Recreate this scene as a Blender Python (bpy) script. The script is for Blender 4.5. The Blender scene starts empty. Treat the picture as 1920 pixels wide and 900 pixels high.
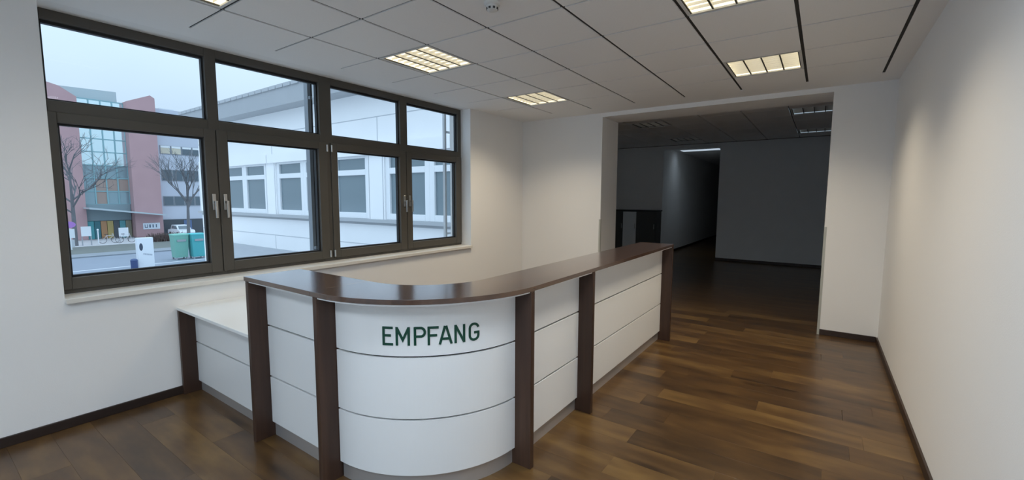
import bpy, math, random
from mathutils import Vector, Matrix

random.seed(7)
S = bpy.context.scene
COL = S.collection

# ------------------------------------------------------------------ camera
FOCAL, YAW, PITCH, ROLL = 825.51, 0.6131, 0.0959, 0.0036
EYE = Vector((0.0, 0.0, 1.568))
fw0 = Vector((-math.sin(YAW), math.cos(YAW), 0)); rt0 = Vector((math.cos(YAW), math.sin(YAW), 0)); up0 = Vector((0, 0, 1))
fwd = fw0*math.cos(PITCH) - up0*math.sin(PITCH)
upv = up0*math.cos(PITCH) + fw0*math.sin(PITCH)
rgt = rt0*math.cos(ROLL) + upv*math.sin(ROLL)
upr = upv*math.cos(ROLL) - rt0*math.sin(ROLL)
cd = bpy.data.cameras.new('camera'); cam = bpy.data.objects.new('camera', cd); COL.objects.link(cam)
cd.sensor_fit = 'HORIZONTAL'; cd.sensor_width = 36.0; cd.lens = FOCAL/1920*36.0
cd.clip_start = 0.05; cd.clip_end = 600
m3 = Matrix((rgt, upr, -fwd)).transposed()
cam.matrix_world = Matrix.Translation(EYE) @ m3.to_4x4()
S.camera = cam

# ------------------------------------------------------------------ world: pale overcast sky
W = bpy.data.worlds.new('overcast_sky'); S.world = W; W.use_nodes = True
nt = W.node_tree; nt.nodes.clear()
SKY = 0.78             # horizon strength
def wn(t): return nt.nodes.new(t)
o_ = wn('ShaderNodeOutputWorld'); bg = wn('ShaderNodeBackground'); tc = wn('ShaderNodeTexCoord')
sx = wn('ShaderNodeSeparateXYZ'); rp = wn('ShaderNodeValToRGB'); nz = wn('ShaderNodeTexNoise'); mx = wn('ShaderNodeMix')
mx.data_type = 'RGBA'
nt.links.new(tc.outputs['Generated'], sx.inputs[0]); nt.links.new(sx.outputs['Z'], rp.inputs[0])
rp.color_ramp.elements[0].position = 0.0; rp.color_ramp.elements[0].color = (0.60, 0.79, 1.0, 1)
rp.color_ramp.elements[1].position = 1.0; rp.color_ramp.elements[1].color = (0.60, 0.79, 1.0, 1)
nz.inputs['Scale'].default_value = 3.0; nz.inputs['Detail'].default_value = 4
nt.links.new(tc.outputs['Generated'], nz.inputs['Vector'])
mr = wn('ShaderNodeMapRange'); mr.inputs[1].default_value = 0.35; mr.inputs[2].default_value = 0.75
mr.inputs[3].default_value = 0.0; mr.inputs[4].default_value = 0.55
nt.links.new(nz.outputs['Fac'], mr.inputs[0]); nt.links.new(mr.outputs[0], mx.inputs['Factor'])
nt.links.new(rp.outputs[0], mx.inputs['A']); mx.inputs['B'].default_value = (0.70, 0.88, 1.02, 1)
nt.links.new(mx.outputs['Result'], bg.inputs['Color']); 
# overcast sky: luminance grows towards the zenith as (1 + 2 sin elevation)
cl_ = wn('ShaderNodeClamp'); gr = wn('ShaderNodeMath'); gr.operation = 'MULTIPLY_ADD'
nt.links.new(sx.outputs['Z'], cl_.inputs[0]); nt.links.new(cl_.outputs[0], gr.inputs[0]); gr.inputs[1].default_value = 2*SKY; gr.inputs[2].default_value = SKY
nt.links.new(gr.outputs[0], bg.inputs['Strength'])
nt.links.new(bg.outputs[0], o_.inputs['Surface'])

vs = S.view_settings
vs.view_transform = 'Standard'; vs.look = 'None'; vs.gamma = 1.0; vs.use_curve_mapping = False
vs.exposure = 0.0
FILL_W = 23.0          # watts of the unseen cool lights added to brighten the counter front
LAMP_W = 15.0          # watts of each ceiling light that is on

# ------------------------------------------------------------------ materials
MATS = {}
def mat(name, col, rough=0.6, metal=0.0, spec=0.5, emit=None, estr=0.0, bump=None, noise=None, coat=0.0):
    if name in MATS: return MATS[name]
    m = bpy.data.materials.new(name); m.use_nodes = True; n = m.node_tree
    b = n.nodes['Principled BSDF']
    b.inputs['Base Color'].default_value = (*col, 1); b.inputs['Roughness'].default_value = rough
    b.inputs['Metallic'].default_value = metal; b.inputs['Specular IOR Level'].default_value = spec
    b.inputs['Coat Weight'].default_value = coat
    if emit: b.inputs['Emission Color'].default_value = (*emit, 1); b.inputs['Emission Strength'].default_value = estr
    t = n.nodes.new('ShaderNodeTexCoord')
    if noise:      # (scale, amount) fine uneven tone of the surface itself
        z = n.nodes.new('ShaderNodeTexNoise'); z.inputs['Scale'].default_value = noise[0]; z.inputs['Detail'].default_value = 5
        n.links.new(t.outputs['Object'], z.inputs['Vector'])
        x = n.nodes.new('ShaderNodeMix'); x.data_type = 'RGBA'
        n.links.new(z.outputs['Fac'], x.inputs['Factor'])
        a = noise[1]
        x.inputs['A'].default_value = (*[c*(1-a) for c in col], 1); x.inputs['B'].default_value = (*[min(1, c*(1+a)) for c in col], 1)
        n.links.new(x.outputs['Result'], b.inputs['Base Color'])
    if bump:       # (scale, strength)
        z = n.nodes.new('ShaderNodeTexNoise'); z.inputs['Scale'].default_value = bump[0]; z.inputs['Detail'].default_value = 3
        n.links.new(t.outputs['Object'], z.inputs['Vector'])
        k = n.nodes.new('ShaderNodeBump'); k.inputs['Strength'].default_value = bump[1]; k.inputs['Distance'].default_value = 0.002
        n.links.new(z.outputs['Fac'], k.inputs['Height']); n.links.new(k.outputs[0], b.inputs['Normal'])
    MATS[name] = m; return m

def wood(name, c1, c2, c3, scale, rough, axis=0, per_object=True, coat=0.0, vary=0.5, blotch=False):
    """grain running along one axis; every object gets its own tone and its own grain"""
    m = bpy.data.materials.new(name); m.use_nodes = True; n = m.node_tree; b = n.nodes['Principled BSDF']
    t = n.nodes.new('ShaderNodeTexCoord'); mp = n.nodes.new('ShaderNodeMapping'); oi = n.nodes.new('ShaderNodeObjectInfo')
    sc = [scale*14]*3; sc[axis] = scale*0.9
    mp.inputs['Scale'].default_value = sc
    n.links.new(t.outputs['Object'], mp.inputs['Vector'])
    ad = n.nodes.new('ShaderNodeVectorMath'); ad.operation = 'MULTIPLY_ADD'
    cmb = n.nodes.new('ShaderNodeCombineXYZ')
    for i in range(3): n.links.new(oi.outputs['Random'], cmb.inputs[i])
    n.links.new(cmb.outputs[0], ad.inputs[0]); ad.inputs[1].default_value = (37, 91, 53); n.links.new(mp.outputs[0], ad.inputs[2])
    z = n.nodes.new('ShaderNodeTexNoise'); z.inputs['Scale'].default_value = 1.0; z.inputs['Detail'].default_value = 6; z.inputs['Distortion'].default_value = 0.15
    n.links.new(ad.outputs[0], z.inputs['Vector'])
    fac = z.outputs['Fac']
    if blotch:     # soft cloudy figure over the grain, and a few dark knots
        z2 = n.nodes.new('ShaderNodeTexNoise'); z2.inputs['Scale'].default_value = 1.0; z2.inputs['Detail'].default_value = 3
        m2 = n.nodes.new('ShaderNodeMapping'); m2.inputs['Scale'].default_value = (3.0, 9.0, 3.0); n.links.new(t.outputs['Object'], m2.inputs['Vector'])
        a2 = n.nodes.new('ShaderNodeVectorMath'); a2.operation = 'MULTIPLY_ADD'
        n.links.new(cmb.outputs[0], a2.inputs[0]); a2.inputs[1].default_value = (61, 17, 29); n.links.new(m2.outputs[0], a2.inputs[2])
        n.links.new(a2.outputs[0], z2.inputs['Vector'])
        mm = n.nodes.new('ShaderNodeMath'); mm.operation = 'MULTIPLY_ADD'; mm.inputs[1].default_value = 0.35
        m4 = n.nodes.new('ShaderNodeMath'); m4.operation = 'MULTIPLY'; m4.inputs[1].default_value = 0.65
        n.links.new(z2.outputs['Fac'], m4.inputs[0]); n.links.new(z.outputs['Fac'], mm.inputs[0]); n.links.new(m4.outputs[0], mm.inputs[2])
        vo = n.nodes.new('ShaderNodeTexVoronoi'); vo.inputs['Scale'].default_value = 0.42; n.links.new(a2.outputs[0], vo.inputs['Vector'])
        kr = n.nodes.new('ShaderNodeMapRange'); kr.inputs[1].default_value = 0.02; kr.inputs[2].default_value = 0.16; kr.inputs[3].default_value = -0.22; kr.inputs[4].default_value = 0.0
        n.links.new(vo.outputs['Distance'], kr.inputs[0])
        kk = n.nodes.new('ShaderNodeMath'); kk.operation = 'ADD'; n.links.new(mm.outputs[0], kk.inputs[0]); n.links.new(kr.outputs[0], kk.inputs[1]); fac = kk.outputs[0]
    r = n.nodes.new('ShaderNodeValToRGB'); e = r.color_ramp.elements
    e[0].position = 0.22; e[0].color = (*c1, 1); e[1].position = 0.78; e[1].color = (*c3, 1)
    k = r.color_ramp.elements.new(0.5); k.color = (*c2, 1)
    if per_object:
        ma = n.nodes.new('ShaderNodeMath'); ma.operation = 'MULTIPLY_ADD'
        n.links.new(oi.outputs['Random'], ma.inputs[0]); ma.inputs[1].default_value = vary; ma.inputs[2].default_value = -vary/2
        ab = n.nodes.new('ShaderNodeMath'); ab.operation = 'ADD'
        n.links.new(ma.outputs[0], ab.inputs[0]); n.links.new(fac, ab.inputs[1]); n.links.new(ab.outputs[0], r.inputs[0])
    else:
        n.links.new(fac, r.inputs[0])
    n.links.new(r.outputs[0], b.inputs['Base Color'])
    b.inputs['Roughness'].default_value = rough; b.inputs['Coat Weight'].default_value = coat; b.inputs['Coat Roughness'].default_value = rough*0.7
    MATS[name] = m; return m

def glass_mat(name, tint=(0.985, 0.99, 0.99), ior=1.45):
    m = bpy.data.materials.new(name); m.use_nodes = True; n = m.node_tree; n.nodes.clear()
    o = n.nodes.new('ShaderNodeOutputMaterial'); mixn = n.nodes.new('ShaderNodeMixShader'); tr = n.nodes.new('ShaderNodeBsdfTransparent')
    gl = n.nodes.new('ShaderNodeBsdfGlossy'); lw = n.nodes.new('ShaderNodeLayerWeight'); pw = n.nodes.new('ShaderNodeMath'); fr = n.nodes.new('ShaderNodeMath')
    tr.inputs['Color'].default_value = (*tint, 1); gl.inputs['Roughness'].default_value = 0.0; lw.inputs['Blend'].default_value = 0.5
    pw.operation = 'POWER'; pw.inputs[1].default_value = 5.0; n.links.new(lw.outputs['Facing'], pw.inputs[0])
    fr.operation = 'MULTIPLY_ADD'; fr.inputs[1].default_value = 0.9; fr.inputs[2].default_value = 0.005; n.links.new(pw.outputs[0], fr.inputs[0])
    n.links.new(fr.outputs[0], mixn.inputs[0]); n.links.new(tr.outputs[0], mixn.inputs[1]); n.links.new(gl.outputs[0], mixn.inputs[2])
    n.links.new(mixn.outputs[0], o.inputs['Surface']); MATS[name] = m; return m

WALL = mat('wall_paint', (0.89, 0.885, 0.875), 0.85, spec=0.25, bump=(140, 0.25))
CEIL = mat('ceiling_board', (0.93, 0.925, 0.915), 0.9, spec=0.2, bump=(220, 0.2))
TILE = mat('mineral_tile', (0.93, 0.925, 0.915), 0.9, spec=0.2, bump=(260, 0.3), noise=(90, 0.03))
TBAR = mat('ceiling_grid_gap', (0.035, 0.034, 0.032), 0.8)
SKIRT = wood('skirting_wood', (0.022, 0.012, 0.009), (0.034, 0.019, 0.013), (0.05, 0.028, 0.018), 1.0, 0.45, axis=1)
PLANK = wood('floor_plank', (0.036, 0.019, 0.009), (0.100, 0.053, 0.019), (0.195, 0.115, 0.039), 0.8, 0.30, axis=0, vary=0.30, blotch=True)
FLOORB = wood('floor_far', (0.036, 0.019, 0.009), (0.100, 0.053, 0.019), (0.195, 0.115, 0.039), 0.8, 0.30, axis=0, per_object=False)
WALNUT = wood('counter_walnut', (0.032, 0.015, 0.009), (0.054, 0.026, 0.016), (0.088, 0.046, 0.028), 1.3, 0.45, axis=2, vary=0.12)
TOPWOOD = wood('counter_top_walnut', (0.048, 0.022, 0.012), (0.082, 0.040, 0.022), (0.125, 0.066, 0.037), 1.3, 0.20, axis=0, vary=0.05, coat=0.9)
TOPWOODY = wood('counter_top_walnut_y', (0.048, 0.022, 0.012), (0.082, 0.040, 0.022), (0.125, 0.066, 0.037), 1.3, 0.20, axis=1, vary=0.05, coat=0.9)
WHITE = mat('white_laminate', (0.88, 0.89, 0.89), 0.38, spec=0.4)
WHITE_D = mat('white_desk_top', (0.84, 0.86, 0.86), 0.32, spec=0.45)
GROOVE = mat('joint_shadow', (0.03, 0.03, 0.03), 0.7)
KICK = mat('brushed_steel', (0.60, 0.58, 0.57), 0.36, metal=0.6)
FRAME = mat('grey_brown_window_frame', (0.088, 0.080, 0.068), 0.42, spec=0.4)
GASKET = mat('rubber_gasket', (0.012, 0.013, 0.015), 0.6)
GLASS = glass_mat('window_glass')
STEEL = mat('satin_handle', (0.55, 0.55, 0.54), 0.3, metal=0.9)
SILL = mat('sill_stone', (0.74, 0.72, 0.67), 0.35, noise=(30, 0.05))
GREEN = mat('lettering_green', (0.004, 0.060, 0.036), 0.4)
GUARD = mat('corner_guard_metal', (0.52, 0.52, 0.47), 0.45, metal=0.3)
LIT = mat('lit_reflector', (0.8, 0.75, 0.6), 0.5, emit=(1.0, 0.91, 0.70), estr=1.0)
TUBE = mat('lit_tube', (0.9, 0.85, 0.7), 0.5, emit=(1.0, 0.93, 0.76), estr=1.6)
LOUVRE = mat('louvre_aluminium', (0.80, 0.78, 0.72), 0.45, metal=0.0)
BLADE = mat('louvre_dark_divider', (0.06, 0.055, 0.045), 0.5)
LFRAME = mat('light_frame_white', (0.72, 0.71, 0.68), 0.5)
SHEEN = mat('painted_sheen_reflector', (0.72, 0.80, 0.86), 0.4, emit=(0.62, 0.80, 0.95), estr=0.50)  # window reflection on switched-off fittings, put in as emission
UNLIT = mat('unlit_reflector', (0.72, 0.78, 0.82), 0.25, metal=0.6)
PLASTIC = mat('detector_plastic', (0.72, 0.72, 0.70), 0.45)
SLOT = mat('detector_slot', (0.05, 0.05, 0.05), 0.6)

# ------------------------------------------------------------------ geometry helpers
class MB:
    def __init__(s): s.v = []; s.f = []
    def quadbox(s, p):   # eight corners: bottom 0-3 counter-clockwise, top 4-7
        b = len(s.v); s.v += [tuple(q) for q in p]
        s.f += [(b+3, b+2, b+1, b), (b+4, b+5, b+6, b+7), (b, b+1, b+5, b+4), (b+1, b+2, b+6, b+5), (b+2, b+3, b+7, b+6), (b+3, b, b+4, b+7)]
        return s
    def box(s, x0, x1, y0, y1, z0, z1):
        return s.quadbox([(x0, y0, z0), (x1, y0, z0), (x1, y1, z0), (x0, y1, z0), (x0, y0, z1), (x1, y0, z1), (x1, y1, z1), (x0, y1, z1)])
    def prism(s, poly, z0, z1):     # polygon in xy (counter-clockwise), extruded in z
        b = len(s.v); k = len(poly)
        s.v += [(x, y, z0) for x, y in poly] + [(x, y, z1) for x, y in poly]
        s.f.append(tuple(b+i for i in reversed(range(k)))); s.f.append(tuple(b+k+i for i in range(k)))
        for i in range(k):
            j = (i+1) % k; s.f.append((b+i, b+j, b+k+j, b+k+i))
        return s
    def prism_x(s, poly, x0, x1):   # polygon in yz, extruded in x
        b = len(s.v); k = len(poly)
        s.v += [(x0, y, z) for y, z in poly] + [(x1, y, z) for y, z in poly]
        s.f.append(tuple(b+i for i in reversed(range(k)))); s.f.append(tuple(b+k+i for i in range(k)))
        for i in range(k):
            j = (i+1) % k; s.f.append((b+i, b+j, b+k+j, b+k+i))
        return s
    def ring(s, r0, r1, a0, a1, z0, z1, c, n=40):     # part of a hollow cylinder, angles in degrees
        for i in range(n):
            A = math.radians(a0+(a1-a0)*i/n); B = math.radians(a0+(a1-a0)*(i+1)/n)
            P = lambda r, a, z: (c[0]+r*math.cos(a), c[1]+r*math.sin(a), z)
            b = len(s.v)
            s.v += [P(r0, A, z0), P(r1, A, z0), P(r1, B, z0), P(r0, B, z0), P(r0, A, z1), P(r1, A, z1), P(r1, B, z1), P(r0, B, z1)]
            s.f += [(b+3, b+2, b+1, b), (b+4, b+5, b+6, b+7), (b+1, b+2, b+6, b+5), (b+3, b, b+4, b+7)]
            if i == 0: s.f.append((b, b+1, b+5, b+4))
            if i == n-1: s.f.append((b+2, b+3, b+7, b+6))
        return s
    def tube(s, p0, p1, r0, r1=None, n=8):
        r1 = r0 if r1 is None else r1
        p0 = Vector(p0); p1 = Vector(p1); d = (p1-p0).normalized()
        u = d.orthogonal().normalized(); w = d.cross(u)
        b = len(s.v)
        for p, r in ((p0, r0), (p1, r1)):
            for i in range(n):
                a = 2*math.pi*i/n; s.v.append(tuple(p + u*(r*math.cos(a)) + w*(r*math.sin(a))))
        for i in range(n):
            j = (i+1) % n; s.f.append((b+i, b+j, b+n+j, b+n+i))
        s.f.append(tuple(b+i for i in reversed(range(n)))); s.f.append(tuple(b+n+i for i in range(n)))
        return s
    def lathe(s, prof, c, n=24):
        b = len(s.v)
        for r, z in prof:
            for i in range(n):
                a = 2*math.pi*i/n; s.v.append((c[0]+r*math.cos(a), c[1]+r*math.sin(a), c[2]+z))
        for k in range(len(prof)-1):
            for i in range(n):
                j = (i+1) % n; s.f.append((b+k*n+i, b+k*n+j, b+(k+1)*n+j, b+(k+1)*n+i))
        s.f.append(tuple(b+i for i in reversed(range(n)))); s.f.append(tuple(b+(len(prof)-1)*n+i for i in range(n)))
        return s
    def mesh(s, name):
        me = bpy.data.meshes.new(name); me.from_pydata(s.v, [], s.f); me.update()
        import bmesh
        bm = bmesh.new(); bm.from_mesh(me); bmesh.ops.recalc_face_normals(bm, faces=bm.faces); bm.to_mesh(me); bm.free()
        return me
    def build(s, name, material, parent=None, bevel=0.0, smooth=False):
        me = s.mesh(name); me.materials.append(material)
        o = bpy.data.objects.new(name, me); COL.objects.link(o)
        if parent is not None: o.parent = parent; o.matrix_parent_inverse = parent.matrix_basis.inverted()
        if bevel:
            md = o.modifiers.new('edge', 'BEVEL'); md.width = bevel; md.segments = 2; md.limit_method = 'ANGLE'; md.angle_limit = math.radians(50)
        if smooth:
            for p in me.polygons: p.use_smooth = True
            try: me.set_sharp_from_angle(angle=math.radians(40))
            except Exception: pass
        return o

def tag(o, label=None, cat=None, group=None, kind=None):
    if label: o['label'] = label
    if cat: o['category'] = cat
    if group: o['group'] = group
    if kind: o['kind'] = kind
    return o
def empty(name, loc=(0, 0, 0)):
    o = bpy.data.objects.new(name, None); COL.objects.link(o); o.location = loc; o.empty_display_size = 0.1; return o
def struct(o): o['kind'] = 'structure'; return o
def inst(name, me, loc, parent, scale=None):
    o = bpy.data.objects.new(name, me); COL.objects.link(o); o.location = loc
    if scale: o.scale = scale
    if parent is not None: o.parent = parent; o.matrix_parent_inverse = parent.matrix_basis.inverted()
    return o
def unit_box(name, material, bevel=0.0):
    b = MB().box(-.5, .5, -.5, .5, -.5, .5); me = b.mesh(name); me.materials.append(material); return me

# ------------------------------------------------------------------ room numbers (metres)
XL, XR, YB, YF = -4.107, 0.572, 6.138, -2.5     # window wall, right wall, back wall, wall behind
XO = -4.50                                       # outer face of window wall
H = 2.803                                        # ceiling
YJ = 6.74                                        # far face of the thick back wall
OX0, OX1, OZ = -2.706, 0.030, 2.745              # wide opening
Y2, H2 = 12.10, 2.92                             # unlit room behind: far wall, ceiling
WY = [0.645, 1.672, 2.728, 3.780, 4.812]         # window divisions
WZ0, WZ1 = 0.885, H
XF = -4.286                                      # inner face of the window frame
WYB = [-2.35, -1.30, -0.25]                      # second window, further along behind the camera

# ------------------------------------------------------------------ shell
floor = struct(MB().box(XL-.3, XR+.2, YF-.2, YB+.6, -0.20, -0.012).box(-6.0, 4.0, YJ, 26, -0.2, -0.0005).build('floor', FLOORB))
w = MB()
for y0, y1 in ((YF-.2, WYB[0]), (WYB[-1], WY[0]), (WY[-1], 8.2)):
    w.box(XO, XL, y0, y1, -0.2, 3.3)
for L_ in (WY, WYB):
    w.box(XO, XL, L_[0], L_[-1], -0.2, WZ0-.035)
    w.box(XO, XL, L_[0], L_[-1], WZ1, 3.3)
struct(w.build('wall_left', WALL))
struct(MB().box(XR, XR+.2, YF-.2, YB, -.2, 3.3).build('wall_right', WALL))
struct(MB().box(XL-.39, -3.9, YF-.2, YF, -.2, 3.3).box(.35, XR+.2, YF-.2, YF, -.2, 3.3).box(-3.9, .35, YF-.2, YF, -.2, .05).box(-3.9, .35, YF-.2, YF, 2.78, 3.3).build('wall_front', WALL))
w4 = struct(empty('window_4', (-1.78, YF-.1, .12)))       # glazed front behind the viewer
for k in range(5):
    x = -3.9+4.25*k/4; MB().box(x-(.06 if 0 < k < 4 else 0 if k == 0 else .08), x+(.06 if 0 < k < 4 else .08 if k == 0 else 0), YF-.14, YF-.06, .05, 2.78).build('frame_post', FRAME, w4)
for k in range(4):
    x0, x1 = -3.9+4.25*k/4+.08, -3.9+4.25*(k+1)/4-.08
    for z0, z1 in ((.05, .12), (2.72, 2.78)): MB().box(x0-.02, x1+.02, YF-.14, YF-.06, z0, z1).build('frame_rail', FRAME, w4)
    MB().box(x0-.01, x1+.01, YF-.103, YF-.097, .11, 2.73).build('pane', GLASS, w4)
struct(MB().box(XL, OX0, YB, YJ, -.2, 3.3).box(OX1, 3.8, YB, YJ, -.2, 3.3).box(OX0, OX1, YB, YJ, OZ, 3.3).build('wall_back', WALL))

# suspended ceiling: plain border and square tiles with open shadow joints
GX0, GY0, P = -0.8365, 1.3898, 0.625
cx_lines = [-3.885] + [GX0 + P*i for i in range(-4, 3)]
cy_lines = [GY0 + P*j for j in range(-6, 8)]
CX0, CX1, CY0, CY1 = cx_lines[0], cx_lines[-1], cy_lines[0], cy_lines[-1]
ceil = struct(MB().box(XL, CX0, YF, YB, H, H+.03).box(CX1+.012, XR, YF, YB, H, H+.03).box(CX0, CX1+.012, CY1, YB, H, H+.03).box(CX0, CX1+.012, YF, CY0, H, H+.03).box(XL-.3, XR, YF, YB, H+.16, H+.2).build('ceiling', CEIL))
LIGHTS = {}                                     # (col,row) of lit fixtures
lit_cols = {1: 'window', 5: 'right'}
GAPX, GAPY = 0.024, 0.017
for x in cx_lines[1:]: MB().box(x-GAPX/2, x+GAPX/2, CY0, CY1, H+.008, H+.034).build('grid_bar', TBAR, ceil)
for y in cy_lines[:-1]: MB().box(CX0, CX1+.012, y-GAPY/2, y+GAPY/2, H+.0085, H+.0335).build('grid_bar', TBAR, ceil)
tile_me = {}
for i in range(len(cx_lines)-1):
    for j in range(len(cy_lines)-1):
        x0, x1, y0, y1 = cx_lines[i], cx_lines[i+1], cy_lines[j], cy_lines[j+1]
        if (i, j-6) in ((1, -1), (1, 2), (1, 5), (5, 2), (5, 5), (3, -4), (5, -4), (5, -1)):
            LIGHTS[(i, j)] = ((x0+x1)/2, (y0+y1)/2); continue
        lx = x0 + (0 if i == 0 else GAPX/2); hx = x1-GAPX/2
        ly = y0+GAPY/2; hy = y1-(GAPY/2 if j < len(cy_lines)-2 else 0)
        k = (round(hx-lx, 3), round(hy-ly, 3))
        if k not in tile_me:
            b = MB().box(-(hx-lx)/2, (hx-lx)/2, -(hy-ly)/2, (hy-ly)/2, 0, .024)
            tile_me[k] = b.mesh('ceiling_tile'); tile_me[k].materials.append(TILE)
        inst('ceiling_tile', tile_me[k], ((lx+hx)/2, (ly+hy)/2, H), ceil)

# floor: planks laid across the room
def planks(x0, x1, y0, y1, parent, seed):
    rnd = random.Random(seed); pw = 0.193; me = {}
    y = y0; row = 0
    while y < y1-0.01:
        yy = min(y+pw, y1); x = x0 - rnd.uniform(0, 1.1)
        while x < x1:
            xx = x + 1.286; a = max(x, x0); b = min(xx, x1)
            if b-a > .02:
                k = (round(b-a, 2), round(yy-y, 3))
                if k not in me:
                    hx, hy = (b-a)/2-.0003, (yy-y)/2-.0003; e = .0002
                    q = MB(); v = [(-hx, -hy), (hx, -hy), (hx, hy), (-hx, hy)]
                    q.v = [(px, py, -.012) for px, py in v] + [(px, py, -e) for px, py in v] + [(px*(1-e/hx), py*(1-e/hy), 0) for px, py in v]
                    for lo in (0, 4):
                        for t in range(4):
                            u = (t+1) % 4; q.f.append((lo+t, lo+u, lo+4+u, lo+4+t))
                    q.f.append((8, 9, 10, 11)); me[k] = q.mesh('plank'); me[k].materials.append(PLANK)
                inst('plank', me[k], ((a+b)/2, (y+yy)/2, 0), parent)
            x = xx
        y = yy; row += 1
planks(XL, XR, -0.45, YB, floor, 3)
planks(OX0, OX1, YB, YJ, floor, 5)
struct(MB().box(XL, XR, YF, -0.45, -.012, 0).build('floor', FLOORB))

# skirting boards
def skirt(name, x0, x1, y0, y1): return struct(MB().box(x0, x1, y0, y1, 0.0, .065).build(name, SKIRT, bevel=.003))
skirt('baseboard_left', XL, XL+.015, YF, YB-.015)
skirt('baseboard_right', XR-.015, XR, YF, YB-.015)
skirt('baseboard_back', OX1+.02, XR-.015, YB-.015, YB)
skirt('baseboard_back', XL+.015, OX0-.02, YB-.015, YB)
# metal guards on the edges of the opening
for nm, x, sgn in (('trim_1', OX0, 1), ('trim_2', OX1, -1)):
    b = MB()
    if sgn > 0: b.box(x-.022, x+.003, YB-.003, YB, 0, 1.25).box(x, x+.003, YB, YB+.022, 0, 1.25)
    else: b.box(x-.003, x+.022, YB-.003, YB, 0.0, 1.25).box(x-.003, x, YB, YB+.022, 0, 1.25)
    struct(b.build(nm, GUARD))

# ------------------------------------------------------------------ windows
def window(idx, Y):
    root = struct(empty('window_%d' % idx, (XF, Y[0], WZ0)))
    N = len(Y)-1
    zt = 2.212; ztl = 2.135                         # transom: top edge, joint with the sash
    xi, xo = XF, XF-.075
    # fixed frame members
    jam = [(Y[0], Y[0]+.030), (Y[1]-.050, Y[1]+.035), (Y[2]-.085, Y[2]+.050), (Y[3]-.075, Y[3]+.035), (Y[4]-.065, Y[4])] if N == 4 else [(Y[0], Y[0]+.030), (Y[1]-.050, Y[1]+.035), (Y[2]-.065, Y[2])]
    for a, b in jam: MB().box(xo, xi, a, b, WZ0, WZ1).build('frame_post', FRAME, root, bevel=.003)
    for k in range(N):
        a, b = jam[k][1], jam[k+1][0]
        MB().box(xo, xi, a, b, 2.735, WZ1).build('frame_head', FRAME, root, bevel=.003)
        MB().box(xo, xi, a, b, zt-.085, zt).build('transom', FRAME, root, bevel=.003)
        MB().box(xo, xi, a, b, WZ0, WZ0+.045).build('frame_foot', FRAME, root, bevel=.003)
        # upper light: bead, gasket, pane
        MB().box(xo+.006, xi-.032, a, a+.012, zt, 2.735).box(xo+.006, xi-.032, b-.012, b, zt, 2.735).box(xo+.006, xi-.032, a+.012, b-.012, 2.715, 2.735).box(xo+.006, xi-.032, a+.012, b-.012, zt, zt+.012).build('gasket', GASKET, root)
        MB().box(xo+.020, xo+.026, a+.006, b-.006, zt+.004, 2.728).build('pane', GLASS, root)
    # opening sashes stand a little proud
    sash = [(Y[0]+.012, Y[1]-.004, .058, .085), (Y[1]+.004, Y[2]-.022, .085, .095), (Y[2]+.022, Y[3]-.004, .075, .100), (Y[3]+.004, Y[4]-.012, .085, .110)] if N == 4 else [(Y[0]+.012, Y[1]-.004, .058, .085), (Y[1]+.004, Y[2]-.012, .085, .110)]
    for k, (a, b, l, r) in enumerate(sash):
        z0, z1 = WZ0+.030, ztl
        gz0, gz1 = 0.998, 2.063
        xs, xb = XF+.016, XF-.060
        sr = MB()
        sr.box(xb, xs, a, a+l, z0, z1).box(xb, xs, b-r, b, z0, z1).box(xb, xs, a+l, b-r, z0, gz0).box(xb, xs, a+l, b-r, gz1, z1)
        so = sr.build('sash', FRAME, root, bevel=.004)
        g = MB(); q = .014
        g.box(xb+.004, xs-.034, a+l, a+l+q, gz0, gz1).box(xb+.004, xs-.034, b-r-q, b-r, gz0, gz1).box(xb+.004, xs-.034, a+l+q, b-r-q, gz1-q, gz1).box(xb+.004, xs-.034, a+l+q, b-r-q, gz0, gz0+q)
        g.build('gasket', GASKET, so)
        MB().box(xb+.020, xb+.026, a+l+.004, b-r-.004, gz0+.004, gz1-.004).build('pane', GLASS, so)
        hy = (b-.040) if k in (0, 2) else (a+.040)     # lever handles meet in pairs
        hb = MB().box(xs, xs+.010, hy-.014, hy+.014, 1.452, 1.590).build('handle_plate', STEEL, so, bevel=.003)
        hd = MB().box(xs+.010, xs+.052, hy-.009, hy+.009, 1.508, 1.530)
        hd.quadbox([(xs+.040, hy-.009, 1.385), (xs+.054, hy-.009, 1.385), (xs+.054, hy+.009, 1.385), (xs+.040, hy+.009, 1.385),
                    (xs+.036, hy-.010, 1.532), (xs+.056, hy-.010, 1.532), (xs+.056, hy+.010, 1.532), (xs+.036, hy+.010, 1.532)])
        hd.build('handle_lever', STEEL, so, bevel=.003)
        hg = b-.004 if k in (1,) else (a+.004 if k == 2 else None)
        if hg is not None:
            for hz in (0.965, 2.075):
                MB().tube((xs+.008, hg, hz-.035), (xs+.008, hg, hz+.035), .010, n=10).build('hinge', STEEL, so)
    return root
window(1, WY); window(2, WYB)
for k, L_ in ((1, WY), (2, WYB)):
    struct(MB().box(XF-.005, XL+.038, L_[0], L_[-1], WZ0-.035, WZ0).build('trim_%d' % (2+k), SILL, bevel=.004))

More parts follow.
